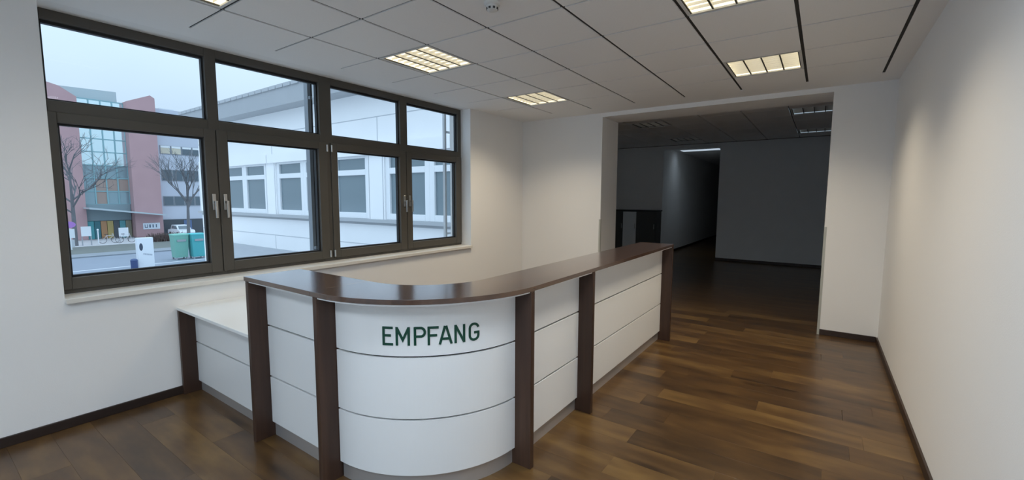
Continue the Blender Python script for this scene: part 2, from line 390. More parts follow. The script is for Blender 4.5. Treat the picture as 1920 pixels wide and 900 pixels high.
# ------------------------------------------------------------------ ceiling lights
def make_light(lit, loc, label, group, watt=0.0, tint=(1.0, 0.85, 0.63)):
    root = empty('ceiling_light', loc)
    tag(root, label, 'ceiling light', group)
    hw = .302; fr = .020
    refl, tube = (LIT, TUBE) if lit else (SHEEN, SHEEN) if 'glowing' in label else (UNLIT, UNLIT)
    L = lambda mb, nm, m, par=root: _local(mb, nm, m, par)
    b = MB().box(-hw, hw, -hw, -hw+fr, 0, .012).box(-hw, hw, hw-fr, hw, 0, .012).box(-hw, -hw+fr, -hw+fr, hw-fr, 0, .012).box(hw-fr, hw, -hw+fr, hw-fr, 0, .012)
    L(b, 'frame', LFRAME)
    i = hw-fr
    b = MB().box(-i, i, -i, i, .062, .066).box(-i-.004, -i, -i, i, .012, .066).box(i, i+.004, -i, i, .012, .066).box(-i, i, -i-.004, -i, .012, .066).box(-i, i, i, i+.004, .012, .066)
    L(b, 'reflector', refl)
    for k in range(3):
        x = -i + 2*i*(k+1)/4
        dv = L(MB().box(x-.004, x+.004, -i, i, .010, .036), 'divider', LOUVRE)
        L(MB().box(x-.0055, x+.0055, -i, i, .004, .0098), 'divider_edge', BLADE, dv)
    for x in (-i+.004, i-.004):
        L(MB().box(x-.004, x+.004, -i, i, .004, .012), 'edge_gap', BLADE)
    for k in range(8):
        y = -i + 2*i*(k+.5)/8
        L(MB().quadbox([(-i, y-.001, .016), (i, y-.001, .016), (i, y+.001, .016), (-i, y+.001, .016), (-i, y-.004, .034), (i, y-.004, .034), (i, y+.004, .034), (-i, y+.004, .034)]), 'cross_blade', LOUVRE)
    for k in range(4):
        x = -i + 2*i*(k+.5)/4
        L(MB().tube((x, -i+.02, .050), (x, i-.02, .050), .008, n=8), 'lamp_tube', tube)
    if lit:
        ld = bpy.data.lights.new('lamp_light', 'AREA'); ld.shape = 'SQUARE'; ld.size = .56; ld.energy = watt; ld.color = tint; ld.spread = math.radians(126 if tint[0] > .9 else 172)
        lo = bpy.data.objects.new('lamp_light', ld); COL.objects.link(lo); lo.parent = root; lo.location = (0, 0, -.004)
    return root
def _local(mb, nm, m, par):
    me = mb.mesh(nm); me.materials.append(m); o = bpy.data.objects.new(nm, me); COL.objects.link(o); o.parent = par; return o
for (i, j), (x, y) in sorted(LIGHTS.items()):
    jj = j-6
    lab = {(1, -1): 'lit ceiling light above the left window pane, cut by the top edge', (1, 2): 'large lit ceiling light above the middle window panes', (1, 5): 'small lit ceiling light near the far corner beyond the window',
           (5, 2): 'lit ceiling light right of centre, cut by the top edge', (5, 5): 'lit ceiling light just before the wide dark opening'}.get((i, jj))
    if lab: make_light(True, (x, y, H), lab, 'lit square ceiling lights', LAMP_W*{(1, -1): .25, (1, 2): .65, (1, 5): 1.0, (5, 2): .85, (5, 5): 1.0}[(i, jj)])
    else: make_light(True, (x, y, H), {(3, -4): 'added cool white fill light in the ceiling behind the viewer, middle of the room', (5, -4): 'added cool white fill light in the ceiling behind the viewer, right wall side', (5, -1): 'added cool white fill light in the ceiling just above the viewer'}[(i, jj)], 'added cool white fill lights around the viewer', FILL_W, (0.75, 0.87, 1.0))  # added out of view as fill for the counter panels

# smoke detector
sd = empty('smoke_detector', (-1.80, 2.33, H)); tag(sd, 'small white round smoke detector on the ceiling tile', 'smoke detector')
_local(MB().lathe([(.052, 0), (.052, -.012), (.046, -.018)], (0, 0, 0)), 'base', PLASTIC, sd)
hd = _local(MB().lathe([(.040, -.018), (.036, -.034), (.033, -.046), (.020, -.052)], (0, 0, 0)), 'sensor_head', PLASTIC, sd)
for k in range(8):
    a = math.radians(45*k+10); c, s_ = math.cos(a), math.sin(a)
    p = lambda r, t, z: (r*c - t*s_, r*s_ + t*c, z)
    _local(MB().quadbox([p(.030, -.007, -.042), p(.0375, -.007, -.042), p(.0375, .007, -.042), p(.030, .007, -.042), p(.031, -.007, -.030), p(.0385, -.007, -.030), p(.0385, .007, -.030), p(.031, .007, -.030)]), 'vent_slot', SLOT, hd)

# ------------------------------------------------------------------ reception counter
CYF, CXR, ZT = 1.252, -1.293, 1.073             # front line, right line, height of the top
CC = (-2.12, 2.075)                              # centre of the round corner
R0 = CC[1]-CYF; PT = .026; TW = .365
XE, YE = -2.925, 4.892                           # both ends
rc = empty('reception_counter', (-2.12, 2.075, 0))
tag(rc, 'curved reception counter with walnut top and posts, white panels and green lettering', 'reception counter')
# top in three lengths with fine joints
def ptop(b, name, m): return b.build(name, m, rc, bevel=.0008)
ptop(MB().box(XE, -2.1812, CYF, CYF+TW, ZT-PT, ZT), 'top_board', TOPWOOD)
A_ = lambda r, k: (CC[0]+r*math.cos(math.radians(-90+90*k/48)), CC[1]+r*math.sin(math.radians(-90+90*k/48)))
b = MB().prism([(-2.1804, CYF)] + [A_(R0, k) for k in range(49)] + [(CC[0]+R0, YE), (CC[0]+R0-TW, YE)] + [A_(R0-TW, k) for k in range(48, -1, -1)] + [(-2.1804, CYF+TW)], ZT-PT, ZT)
ptop(b, 'top_board', TOPWOODY)
# thin white layer under the top, set back
ins = .008; wz0, wz1 = ZT-PT-.009, ZT-PT-.0002
b = MB().box(XE+.03, CC[0], CYF+ins, CYF+TW-.05, wz0, wz1); b.ring(R0-TW+.05, R0-ins, -90, 0, wz0, wz1, CC, 48); b.box(CC[0]+R0-TW+.05, CC[0]+R0-ins, CC[1], YE-.03, wz0, wz1)
b.build('under_top', WHITE, rc)
# posts
PZ = ZT-PT-.0095
for x0 in (-2.912, -2.163):
    b = MB().box(x0, x0+.034, CYF+.002, 1.56, 0, PZ).box(x0, x0+.034, CYF+.002, CYF+.020, PZ, ZT-PT-.0002)
    b.build('post', WALNUT, rc, bevel=.002)
for y0 in (2.034, 2.842, 4.855):
    b = MB().box(-1.60, CXR-.004, y0, y0+.036, 0, PZ).box(CXR-.022, CXR-.004, y0, y0+.036, PZ, ZT-PT-.0002)
    b.build('post', WALNUT, rc, bevel=.002)
# white front panels, three high, with open joints; steel plinth
rows = [(.098, .4020), (.4130, .7400), (.7510, PZ)]
PF = 1.360; PR = CC[1]-PF; XP = CC[0]+PR
curved = None
for k, (z0, z1) in enumerate(rows):
    MB().box(-2.877, -2.164, PF, PF+.018, z0, z1).build('front_panel', WHITE, rc, bevel=.0012)
    o = MB().ring(PR-.018, PR, -90.4, -3.3, z0, z1, CC, 44).build('curved_panel', WHITE, rc, smooth=True)
    if k == 2: curved = o
    MB().box(XP-.018, XP, 2.071, 2.841, z0, z1).build('front_panel', WHITE, rc, bevel=.0012)
    MB().box(XP-.018, XP, 2.879, 4.854, z0, z1).build('front_panel', WHITE, rc, bevel=.0012)
KF = 1.378; KR = CC[1]-KF; XK = CC[0]+KR
MB().box(-2.877, -2.164, KF, KF+.016, 0, .098).build('plinth', KICK, rc)
MB().ring(KR-.016, KR, -90.4, -3.3, 0, .098, CC, 44).build('plinth', KICK, rc, smooth=True)
MB().box(XK-.016, XK, 2.071, 2.841, 0, .098).build('plinth', KICK, rc)
MB().box(XK-.016, XK, 2.879, 4.854, 0, .098).build('plinth', KICK, rc)
# carcass behind the panels (keeps the joints dark)
b = MB().box(-2.877, -2.130, KF+.016, KF+.030, 0.01, PZ); b.ring(KR-.030, KR-.0165, -90.4, -3.3, .01, PZ, CC, 44)
b.box(XK-.030, XK-.0165, 2.071, 2.841, .01, PZ).box(XK-.030, XK-.0165, 2.879, 4.854, .01, PZ)
b.build('backing', GROOVE, rc)
b = MB().box(-2.877, -2.130, KF+.031, KF+.045, 0.0, PZ); b.ring(KR-.046, KR-.031, -90.4, -3.3, .0, PZ, CC, 44)
b.box(XK-.046, XK-.031, 2.071, 2.841, .0, PZ).box(XK-.046, XK-.031, 2.879, 4.854, .0, PZ)
b.build('inner_panel', WHITE, rc)

# lettering, each letter a raised shape following the curve
ZL0, ZLH, SW = .809, .097, .130
def ribbon(mb, pts, a0, a1, w=SW, asp=1.0, closed=False):
    """flat stroke through pts (u 0..1 across the letter, v 0..1 up)"""
    wl = math.radians(a1-a0)*PR                       # letter width in metres
    P2 = [Vector((u*wl, v*ZLH)) for u, v in pts]
    dense = [P2[0]]
    for p, q in zip(P2, P2[1:]):
        n = max(1, int((q-p).length/.012))
        for t in range(1, n+1): dense.append(p.lerp(q, t/n))
    hw = w*ZLH/2; k = len(dense); base = len(mb.v)
    for t in range(k):
        d0 = (dense[t]-dense[t-1]).normalized() if t > 0 else (dense[1]-dense[0]).normalized()
        d1 = (dense[t+1]-dense[t]).normalized() if t < k-1 else d0
        n0 = Vector((-d0.y, d0.x)); n1 = Vector((-d1.y, d1.x)); nn = (n0+n1)
        nn = n0 if nn.length < 1e-6 else nn.normalized()
        sc = hw/max(.45, nn.dot(n0))
        for sgn in (1, -1):
            q = dense[t] + nn*(sc*sgn)
            an = math.radians(a0) + q.x/PR
            for r in (PR+.0002, PR+.0032):
                mb.v.append((CC[0]+r*math.cos(an), CC[1]+r*math.sin(an), ZL0+q.y))
    for t in range(k-1):
        a = base+4*t; c = a+4
        mb.f += [(a+1, c+1, c+3, a+3), (a, a+2, c+2, c), (a, c, c+1, a+1), (a+2, a+3, c+3, c+2)]
    mb.f += [(base, base+1, base+3, base+2), (base+4*(k-1), base+4*(k-1)+2, base+4*(k-1)+3, base+4*(k-1)+1)]
def arc(cx, cy, rx, ry, a0, a1, n=10): return [(cx+rx*math.cos(math.radians(a0+(a1-a0)*t/n)), cy+ry*math.sin(math.radians(a0+(a1-a0)*t/n))) for t in range(n+1)]
h = .055
LET = [('E', -64.9, -60.5, [[(.09, 0), (.09, 1)], [(.0, 1-h), (1, 1-h)], [(.05, .53), (.80, .53)], [(0, h), (1, h)]]),
       ('M', -59.3, -53.5, [[(.075, 0), (.075, 1)], [(.925, 0), (.925, 1)], [(.075, .97), (.5, .30), (.925, .97)]]),
       ('P', -51.8, -47.0, [[(.09, 0), (.09, 1)], [(.05, 1-h), (.55, 1-h)] + arc(.58, .715, .34, .23, 80, -80) + [(.55, .485), (.05, .485)]]),
       ('F', -46.2, -41.7, [[(.09, 0), (.09, 1)], [(0, 1-h), (1, 1-h)], [(.05, .52), (.85, .52)]]),
       ('A', -41.6, -36.2, [[(.05, 0), (.46, 1)], [(.95, 0), (.54, 1)], [(.20, .30), (.80, .30)]]),
       ('N', -35.2, -30.6, [[(.10, 0), (.10, 1)], [(.90, 0), (.90, 1)], [(.10, .98), (.90, .02)]]),
       ('G', -28.9, -24.2, [arc(.5, .70, .42, .245, 10, 180, 12) + arc(.5, .30, .42, .245, 180, 360, 12) + [(.92, .46), (.50, .46)]])]
for ch, a0, a1, strokes in LET:
    mb = MB()
    for st in strokes: ribbon(mb, st, a0, a1)
    o = mb.build('letter', GREEN, curved); o['label'] = 'dark green capital letter %s' % ch

# ------------------------------------------------------------------ low side desk between wall and counter
dk = empty('side_desk', (-3.5, 1.6, 0)); tag(dk, 'low white side desk with dark end post between window wall and counter', 'desk')
DZ = .703
MB().box(XL+.004, -2.915, CYF+.002, 2.05, DZ-.022, DZ).build('desk_top', WHITE_D, dk, bevel=.002)
MB().box(XL+.016, XL+.048, CYF+.004, 2.02, 0, DZ-.0225).build('post', WALNUT, dk, bevel=.002)
for z0, z1 in ((.085, .4010), (.4120, DZ-.0225)):
    MB().box(XL+.049, -2.916, PF, PF+.018, z0, z1).build('front_panel', WHITE, dk, bevel=.0012)
MB().box(XL+.049, -2.916, KF, KF+.016, 0, .085).build('plinth', KICK, dk)
MB().box(XL+.049, -2.916, KF+.017, KF+.030, .01, DZ-.0225).build('backing', GROOVE, dk)

# ------------------------------------------------------------------ unlit room behind the opening
CX_L, CX_R = -3.56, -2.17                        # corridor
struct(MB().box(-5.4, CX_L, Y2, Y2+.2, -.2, 3.2).box(CX_R, 3.8, Y2, Y2+.2, -.2, 3.2).box(CX_L, CX_R, Y2, Y2+.2, 2.86, 3.2).build('wall_far', WALL))
struct(MB().box(-5.6, -5.4, 8.2, Y2+.2, -.2, 3.2).build('wall_far_left', WALL))
wr = MB().box(3.6, 3.8, YJ, 8.7, -.2, 3.2).box(3.6, 3.8, 9.5, Y2, -.2, 3.2).box(3.6, 3.8, 8.7, 9.5, -.2, .9).box(3.6, 3.8, 8.7, 9.5, 2.3, 3.2)
struct(wr.build('wall_far_right', WALL))
w3 = struct(empty('window_3', (3.7, 9, .9)))
for y0, y1 in ((8.7, 8.78), (9.42, 9.5)): MB().box(3.66, 3.74, y0, y1, .9, 2.3).build('frame_post', FRAME, w3)
for z0, z1 in ((.9, .98), (2.22, 2.3)):
    for y0, y1 in ((8.78, 9.42),): MB().box(3.66, 3.74, y0, y1, z0, z1).build('frame_rail', FRAME, w3)
for y0, y1 in ((8.78, 9.42),): MB().box(3.698, 3.704, y0, y1, .98, 2.22).build('pane', GLASS, w3)
# corridor
struct(MB().box(CX_L-.2, CX_L, Y2+.2, 25, -.2, 3.2).build('wall_corridor_left', WALL))
struct(MB().box(CX_R, CX_R+.2, Y2+.2, 25, -.2, 3.2).build('wall_corridor_right', WALL))
struct(MB().box(CX_L-.2, CX_R+.2, 25, 25.2, -.2, 3.2).build('wall_corridor_end', WALL))
struct(MB().box(CX_L-.2, CX_R+.2, Y2+.2, 25, 2.92, 3.1).build('ceiling', CEIL))
skirt('baseboard_far', CX_R, 3.6, Y2-.015, Y2); skirt('baseboard_corridor', CX_L, CX_L+.015, Y2+.2, 25)
# its tiled ceiling
c2 = struct(MB().box(-5.4, 3.6, YJ, Y2, H2+.03, H2+.06).build('ceiling', TBAR))
D_L = [(-0.545, 8.245), (-0.545, 10.745), (-2.420-.625, 8.245), (-3.045, 10.745)]
t2 = MB().box(-.304, .304, -.307, .307, 0, .024).mesh('ceiling_tile'); t2.materials.append(TILE)
for i in range(-8, 7):
    for j in range(0, 9):
        x = -.505+P*(i+.5); y = 6.745+P*(j+.5)-.0
        if y > Y2-.1: continue
        if x < -5.2 or x > 3.4: continue
        if (i in (0-0, -4)) and j in (2, 6): continue
        inst('ceiling_tile', t2, (x, y, H2), c2)
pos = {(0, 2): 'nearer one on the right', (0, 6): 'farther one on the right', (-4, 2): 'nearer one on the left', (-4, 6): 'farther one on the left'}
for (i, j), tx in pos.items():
    make_light(False, (-.505+P*(i+.5), 6.745+P*(j+.5), H2), ('faintly glowing' if i == 0 else 'unlit') + ' ceiling light in the dark room, ' + tx, 'ceiling lights in the dark room')  # right pair gets the painted reflection, left pair stays plain
# corridor ceiling light; its daylight reflection is put in as emission
cl = empty('corridor_light', (-2.87, 13.2, 2.92)); tag(cl, 'pale ceiling light with painted daylight reflection at the mouth of the dark corridor', 'ceiling light')
_local(MB().box(-.52, .52, -.20, .20, -.012, 0), 'frame', LFRAME, cl)
_local(MB().box(-.50, .50, -.18, .18, -.020, -.012), 'diffuser', mat('painted_sheen_diffuser', (.8, .85, .9), .5, emit=(.72, .86, 1.0), estr=.60), cl)
ld = bpy.data.lights.new('corridor_glow', 'AREA'); ld.shape = 'RECTANGLE'; ld.size = 1.0; ld.size_y = .36; ld.energy = 1.1; ld.color = (.70, .86, 1.0); ld.spread = math.radians(130)  # lamp added to brighten the corridor mouth
lo = bpy.data.objects.new('corridor_glow', ld); COL.objects.link(lo); lo.parent = cl; lo.location = (0, 0, -.024)
# low cabinet at the far wall
cb = empty('low_cabinet', (-4.2, 11.9, 0)); tag(cb, 'dark low cabinet with one pale door against the far wall of the dark room', 'cabinet')
DARK = mat('dark_cabinet', (.075, .072, .07), .5)
MB().box(-4.95, -3.56, 11.66, 12.08, 0, 1.215).build('body', DARK, cb, bevel=.003)
MB().box(-4.97, -3.54, 11.62, 12.09, 1.2155, 1.245).build('cabinet_top', mat('dark_cabinet_top', (.03, .028, .028), .5), cb)
for x0, x1, m in ((-4.93, -4.47, DARK), (-4.465, -4.10, mat('pale_door', (.85, .88, .90), .45)), (-4.095, -3.58, DARK)):
    d = MB().box(x0, x1, 11.640, 11.659, .04, 1.20).build('door', m, cb)
    MB().box(x1-.04, x1-.028, 11.625, 11.640, .75, .88).build('handle', STEEL, d)

# ------------------------------------------------------------------ outside: own facade rails
RAIL = mat('rail_metal', (.26, .29, .32), .45, metal=.4)
PALE = mat('pale_rail', (.55, .58, .60), .5)
r1 = empty('blind_guide_rail', (-4.56, 2.70, .7)); tag(r1, 'blue-grey metal rail outside beside the middle window post', 'guide rail')
MB().box(-4.60, -4.53, 2.665, 2.700, .60, 3.1).build('rail', RAIL, r1); MB().box(-4.585, -4.545, 2.700, 2.726, .60, 3.1).build('slot', GASKET, r1)
for z in (1.0, 2.6): MB().box(-4.53, XO, 2.672, 2.694, z, z+.03).build('bracket', RAIL, r1)
r2 = empty('blind_guide_rail', (-4.56, 4.75, .7)); tag(r2, 'pale metal rail outside at the far right window edge', 'guide rail')
MB().box(-4.57, -4.53, 4.735, 4.770, .60, 3.1).build('rail', PALE, r2)
for z in (1.02, 2.50): MB().box(-4.56, -4.54, 4.770, 4.90, z, z+.03).build('bracket', PALE, r2)
for z in (1.02, 2.50): MB().box(-4.56, XO, 4.870, 4.90, z, z+.03).build('bracket', PALE, r2)

# ------------------------------------------------------------------ outside: white wing of the same building
GZ = -3.5
FACADE = mat('white_facade', (.93, .935, .94), .7, noise=(1.2, .03))
FASCIA = mat('grey_fascia', (.40, .42, .44), .6, noise=(3, .06))
PVC = mat('white_window_plastic', (.86, .88, .90), .4)
DGLASS = mat('dark_window_glass', (.22, .28, .31), .10, metal=.25)
JOINT = mat('facade_joint', (.55, .57, .60), .8)
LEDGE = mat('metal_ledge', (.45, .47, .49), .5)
FY = 7.90
wing = empty('white_wing', (-13, FY, GZ)); tag(wing, 'white office wing with long rows of white framed windows outside', 'building')
wx0, wx1 = -22.25, -4.52
MB().box(wx0, wx1, FY+.10, FY+.35, GZ, 0.90).build('lower_wall', FACADE, wing)
MB().box(wx0, wx1, FY+.10, FY+.35, 2.76, 4.47).build('upper_wall', FACADE, wing)
MB().box(wx0, wx0+.3, FY+.35, FY+11, GZ, 4.47).build('end_wall', FACADE, wing)
MB().box(wx0-.3, wx1, FY-.42, FY+11, 4.47, 5.08).build('eaves', FASCIA, wing)
for k in range(40):
    x = wx0-.3+.45*k
    MB().box(x, x+.40, FY-.46, FY-.42, 5.00, 5.11).build('coping', LEDGE, wing)
# panel joints raised lines
for z in (3.78, .205): MB().box(wx0, wx1, FY+.094, FY+.101, z-.012, z+.012).build('joint', JOINT, wing)
for x in (-21.8, -16.0, -10.2): MB().box(x-.012, x+.012, FY+.094, FY+.101, 3.04, 3.77).build('joint', JOINT, wing); 
for x in (-16.0, -10.2, -13.0): MB().box(x-.010, x+.010, FY+.094, FY+.101, GZ, .19).build('joint', JOINT, wing)
mods = [-21.83, -16.02, -10.21, -4.40]
for a, b_ in zip(mods, mods[1:]):
    MB().box(a-.36, a+.36, FY+.02, FY+.30, .90, 2.76).build('pilaster', FACADE, wing)
    for t in (-.30, .30): MB().box(a+t-.012, a+t+.012, FY+.012, FY+.021, .95, 2.74).build('pilaster_joint', JOINT, wing)
    MB().box(a-.05, min(b_-.10, wx1), FY-.06, FY+.10, 2.74, 3.035).build('shutter_box', FACADE, wing)
    wdt = (5.81-.72)/3
    for q in range(3):
        x0 = a+.36+q*wdt; x1 = x0+wdt
        if x0 > wx1-.2: continue
        x1 = min(x1, wx1)
        fr = MB().box(x0, x0+.17, FY+.06, FY+.16, .95, 2.74).box(x1-.17, x1, FY+.06, FY+.16, .95, 2.74).box(x0+.17, x1-.17, FY+.06, FY+.16, .95, 1.12).box(x0+.17, x1-.17, FY+.06, FY+.16, 2.20, 2.36).box(x0+.17, x1-.17, FY+.06, FY+.16, 2.68, 2.74)
        f = fr.build('window', PVC, wing, bevel=.01)
        MB().box(x0+.17, x1-.17, FY+.12, FY+.13, 1.12, 2.20).build('pane', DGLASS, f)
        MB().box(x0+.17, x1-.17, FY+.12, FY+.13, 2.36, 2.68).build('pane', DGLASS, f)
MB().box(wx0, wx1, FY-.06, FY+.10, .86, .95).build('ledge', LEDGE, wing)
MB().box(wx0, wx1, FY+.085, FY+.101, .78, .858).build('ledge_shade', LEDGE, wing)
lr = MB().prism([(-19.6, FY+.1), (-15.2, 5.7), (-4.52, 5.7), (-4.52, FY+.1)], -.6, -.29).prism([(-19.4, FY+.1), (-15.1, 5.85), (-4.55, 5.85), (-4.55, FY+.1)], GZ, -.6)
tag(lr.build('low_flat_roof', mat('roof_felt', (.42, .44, .47), .9, noise=(4, .12))), 'grey flat roof of a low annex in front of the white wing', 'roof')

# ------------------------------------------------------------------ outside: street
ASPH = mat('wet_asphalt', (.25, .29, .35), .55, noise=(.6, .10))
PAVE = mat('pale_pavement', (.58, .58, .59), .7, noise=(.9, .10))
VERGE = mat('winter_verge', (.17, .185, .17), .9, noise=(1.4, .2))
LINE = mat('road_paint', (.75, .77, .80), .6)
struct(MB().box(-240, 120, -150, 160, GZ-.5, GZ-.02).build('ground', PAVE))
struct(MB().box(-49.5, -33, -150, 160, GZ-.02, GZ).build('ground_road', ASPH))
struct(MB().box(-60.0, -52.0, -150, 160, GZ-.02, GZ+.06).build('ground_verge', VERGE))
struct(MB().box(-52.0, -49.5, -150, 160, GZ-.02, GZ+.10).build('ground_kerb', mat('kerb_grey', (.26, .29, .32), .7)))
for x in (-41.0,): struct(MB().box(x-.10, x+.10, -150, 160, GZ, GZ+.004).build('ground_line', LINE))

# red brick office building across the street, facade parallel to the window wall
BRICK = mat('red_brick', (.52, .335, .345), .9, noise=(.8, .10))
BCONC = mat('grey_cladding', (.56, .60, .68), .7, noise=(.7, .06))
TEAL = mat('teal_frame', (.26, .46, .50), .5)
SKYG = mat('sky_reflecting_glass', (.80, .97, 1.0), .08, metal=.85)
LOWG = mat('lower_glass', (.30, .42, .46), .10, metal=.35)  # reflected trees and brick put into the darker green tone
WARM = mat('orange_brown_pane', (.40, .30, .26), .4)  # flat brownish orange tone for a few panes
bd = empty('brick_office_building', (-70, 16, GZ)); tag(bd, 'red brick office building with glazed stair tower across the street', 'building')
FX = -70.0
MB().prism_x([(0, GZ), (13.45, GZ), (13.45, 12.80), (12.1, 13.75), (10.6, 14.15), (0, 14.3)], FX-12, FX).build('brick_block', BRICK, bd)
MB().prism_x([(17.65, GZ), (20.45, GZ), (20.45, 13.75), (20.0, 14.05), (17.65, 12.95)], FX-12, FX+.8).build('brick_pier', BRICK, bd)
MB().box(FX-12, FX-1.6, 13.45, 17.65, GZ, 13.0).build('tower_core', LOWG, bd)
MB().prism_x([(12.2, 12.8), (17.5, 12.8), (17.5, 14.35), (12.2, 14.15)], FX-9, FX-2.2).build('roof_parapet', mat('roof_metal', (.46, .54, .56), .5), bd)
gz = [12.80, 11.25, 9.75, 8.30, 6.78, 5.22, 3.70, 2.15, .60]
gy = [13.45+1.05*i for i in range(5)]
pg = {}
for i in range(4):
    for j in range(len(gz)-1):
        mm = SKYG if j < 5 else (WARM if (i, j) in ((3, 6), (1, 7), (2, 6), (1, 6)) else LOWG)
        MB().box(FX-.62, FX-.58, gy[i]+.06, gy[i+1]-.06, gz[j+1]+.06, gz[j]-.06).build('pane', mm, bd)
for y in gy: MB().box(FX-.66, FX-.50, y-.06, y+.06, .6, 12.8).build('mullion', TEAL, bd)
for z in gz: MB().box(FX-.655, FX-.52, 13.51, 17.59, z-.06, z+.06).build('glazing_bar', TEAL, bd)
MB().box(FX-1.6, FX-.66, 13.45, 17.65, .4, 12.8).build('tower_backing', LOWG, bd)
# entrance: canopy, teal doors, shop display
MB().prism_x([(13.2, .10), (20.4, -.85), (20.4, -.70), (13.2, .30)], FX-.5, FX+2.6).build('canopy', mat('canopy_glass', (.50, .58, .62), .3), bd)
MB().box(FX-.60, FX-.45, 13.5, 17.6, -1.35, .6).build('entrance_fascia', mat('entrance_fascia', (.25, .33, .36), .5), bd)
dcol = [(.10, .42, .46), (.05, .20, .24), (.52, .28, .14), (.55, .42, .16), (.10, .12, .14), (.12, .40, .44), (.30, .30, .22)]
for i, cc in enumerate(dcol):
    y0 = 13.55+i*.58
    MB().box(FX-.58, FX-.48, y0, y0+.54, GZ, -1.4).build('door', mat('entrance_panel_%d' % i, cc, .4), bd)
sg = MB().box(FX+.80, FX+.90, 18.35, 20.05, -2.55, -1.77).build('sign_board', mat('sign_white', (.78, .84, .92), .5), bd)
SG = mat('sign_ink', (.10, .15, .22), .6)
for y0, y1, z0, z1 in ((18.50, 18.56, -2.35, -1.93), (18.50, 18.80, -2.35, -2.28), (18.74, 18.80, -2.35, -1.93), (18.95, 19.10, -2.35, -1.95), (19.28, 19.40, -2.35, -1.95), (19.62, 19.72, -2.35, -1.95)):
    MB().box(FX+.90, FX+.91, y0, y1, z0, z1).build('sign_mark', SG, sg)
# grey block with window strips to the right
MB().box(FX-12, FX-.3, 20.45, 34, GZ, 12.75).build('grey_block', BCONC, bd)
MB().box(FX-6, FX-3, 22.0, 23.6, 12.75, 13.3).build('roof_unit', mat('roof_unit', (.7, .74, .76), .5), bd)
DK = mat('dark_strip_glass', (.13, .17, .20), .15, metal=.2)
BR = mat('bright_blind', (.80, .84, .86), .6); OC = mat('ochre_blind', (.62, .58, .47), .6)
for z0, z1 in ((10.2, 11.4), (7.05, 8.15), (3.6, 5.05), (.35, 1.6)):
    for i in range(8):
        y0 = 20.95+1.18*i
        wdw = MB().box(FX-.30, FX-.22, y0, y0+1.12, z0, z1).build('window', TEAL if False else mat('strip_frame', (.30, .33, .36), .5), bd)
        MB().box(FX-.22, FX-.20, y0+.06, y0+1.06, z0+.06, z1-.06).build('pane', (OC if i < 2 else DK) if z0 == 7.05 else DK, wdw)
        if z0 == 7.05: MB().box(FX-.20, FX-.18, y0+.06, y0+1.06, z1-.30, z1-.04).build('blind', BR, wdw)
MB().box(FX-.32, FX-.2, 20.8, 33, GZ, -1.45).build('ground_floor_glass', mat('shop_dark', (.07, .085, .10), .3), bd)
MB().box(FX-.2, FX-.15, 23.0, 23.9, GZ, -1.6).build('door', mat('blue_door', (.10, .16, .30), .5), bd)

# bare trees
BARK = mat('bare_bark', (.17, .175, .19), .9, noise=(3, .2))
def tree(loc, hgt, seed, label, spread=1.0):
    rnd = random.Random(seed); root = empty('bare_tree', loc); tag(root, label, 'tree', 'bare winter trees')
    tr = MB(); br = MB()
    top = Vector((rnd.uniform(-.2, .2), rnd.uniform(-.2, .2), hgt*.42))
    tr.tube((0, 0, 0), top, .20, .13, 8)
    def grow(p, d, ln, r, lv):
        q = p + d*ln; br.tube(p, q, r, r*.66, 5 if lv < 2 else 3)
        if lv >= 6 or ln < .22: return
        for k in range(3 if lv < 3 else 2):
            a = rnd.uniform(0, 2*math.pi); t = rnd.uniform(.35, .75)*spread
            o = d.orthogonal().normalized(); o2 = d.cross(o)
            nd = (d + (o*math.cos(a)+o2*math.sin(a))*t + Vector((0, 0, .12))).normalized()
            grow(p + d*ln*rnd.uniform(.6, 1.0), nd, ln*rnd.uniform(.66, .84), r*.62, lv+1)
    for k in range(5):
        a = k*2*math.pi/5+rnd.uniform(-.3, .3); zz = hgt*rnd.uniform(.22, .42)
        base = Vector((0, 0, 0)).lerp(top, zz/top.z if zz < top.z else 1)
        grow(base, Vector((math.cos(a)*.75*spread, math.sin(a)*.75*spread, .75)).normalized(), hgt*.21, .085, 1)
    grow(top, Vector((0, 0, 1)), hgt*.20, .12, 1)
    _local(tr, 'trunk', BARK, root); _local(br, 'branches', BARK, root)
tree((-62.5, 11.0, GZ), 12.5, 11, 'bare tree with leaning branches in front of the brick building and glass tower', 1.15)
tree((-63.2, 21.1, GZ), 10.8, 24, 'bare upright tree in front of the grey block right of the brick pier', .70)

# street furniture
WHT = mat('sign_panel_white', (.80, .84, .88), .5); GRY = mat('post_grey', (.35, .37, .40), .5)
tt = empty('sign_totem', (-38.3, 10.2, GZ)); tag(tt, 'tall white sign panel with dark oval mark beside the road', 'sign')
MB().box(-38.55, -38.15, 9.72, 10.62, GZ+.05, GZ+2.22).build('panel', WHT, tt, bevel=.02)
MB().box(-38.60, -38.10, 9.68, 10.66, GZ, GZ+.05).build('foot', GRY, tt)
ov = MB(); base = [(9.92+.10*math.cos(a), GZ+1.60+.26*math.sin(a)) for a in [2*math.pi*k/16 for k in range(16)]]
ov.prism_x(base, -38.15, -38.142).build('oval_mark', mat('mark_dark', (.06, .08, .12), .6), tt)
for k in range(6): MB().box(-38.15, -38.143, 10.02+.085*k, 10.08+.085*k, GZ+1.06-.02*k, GZ+1.16-.02*k).build('print_mark', mat('mark_grey', (.42, .46, .52), .6), tt)
bn = empty('litter_bin', (-38.0, 9.45, GZ)); tag(bn, 'small dark blue bin left of the white sign panel', 'bin')
_local(MB().lathe([(.15, 0), (.19, .05), (.20, .70), (.21, .74)], (0, 0, 0), 16), 'body', mat('bin_blue', (.05, .08, .20), .5), bn)
_local(MB().lathe([(.21, .74), (.16, .82), (.06, .86)], (0, 0, 0), 16), 'lid', mat('bin_lid', (.06, .10, .22), .5), bn)
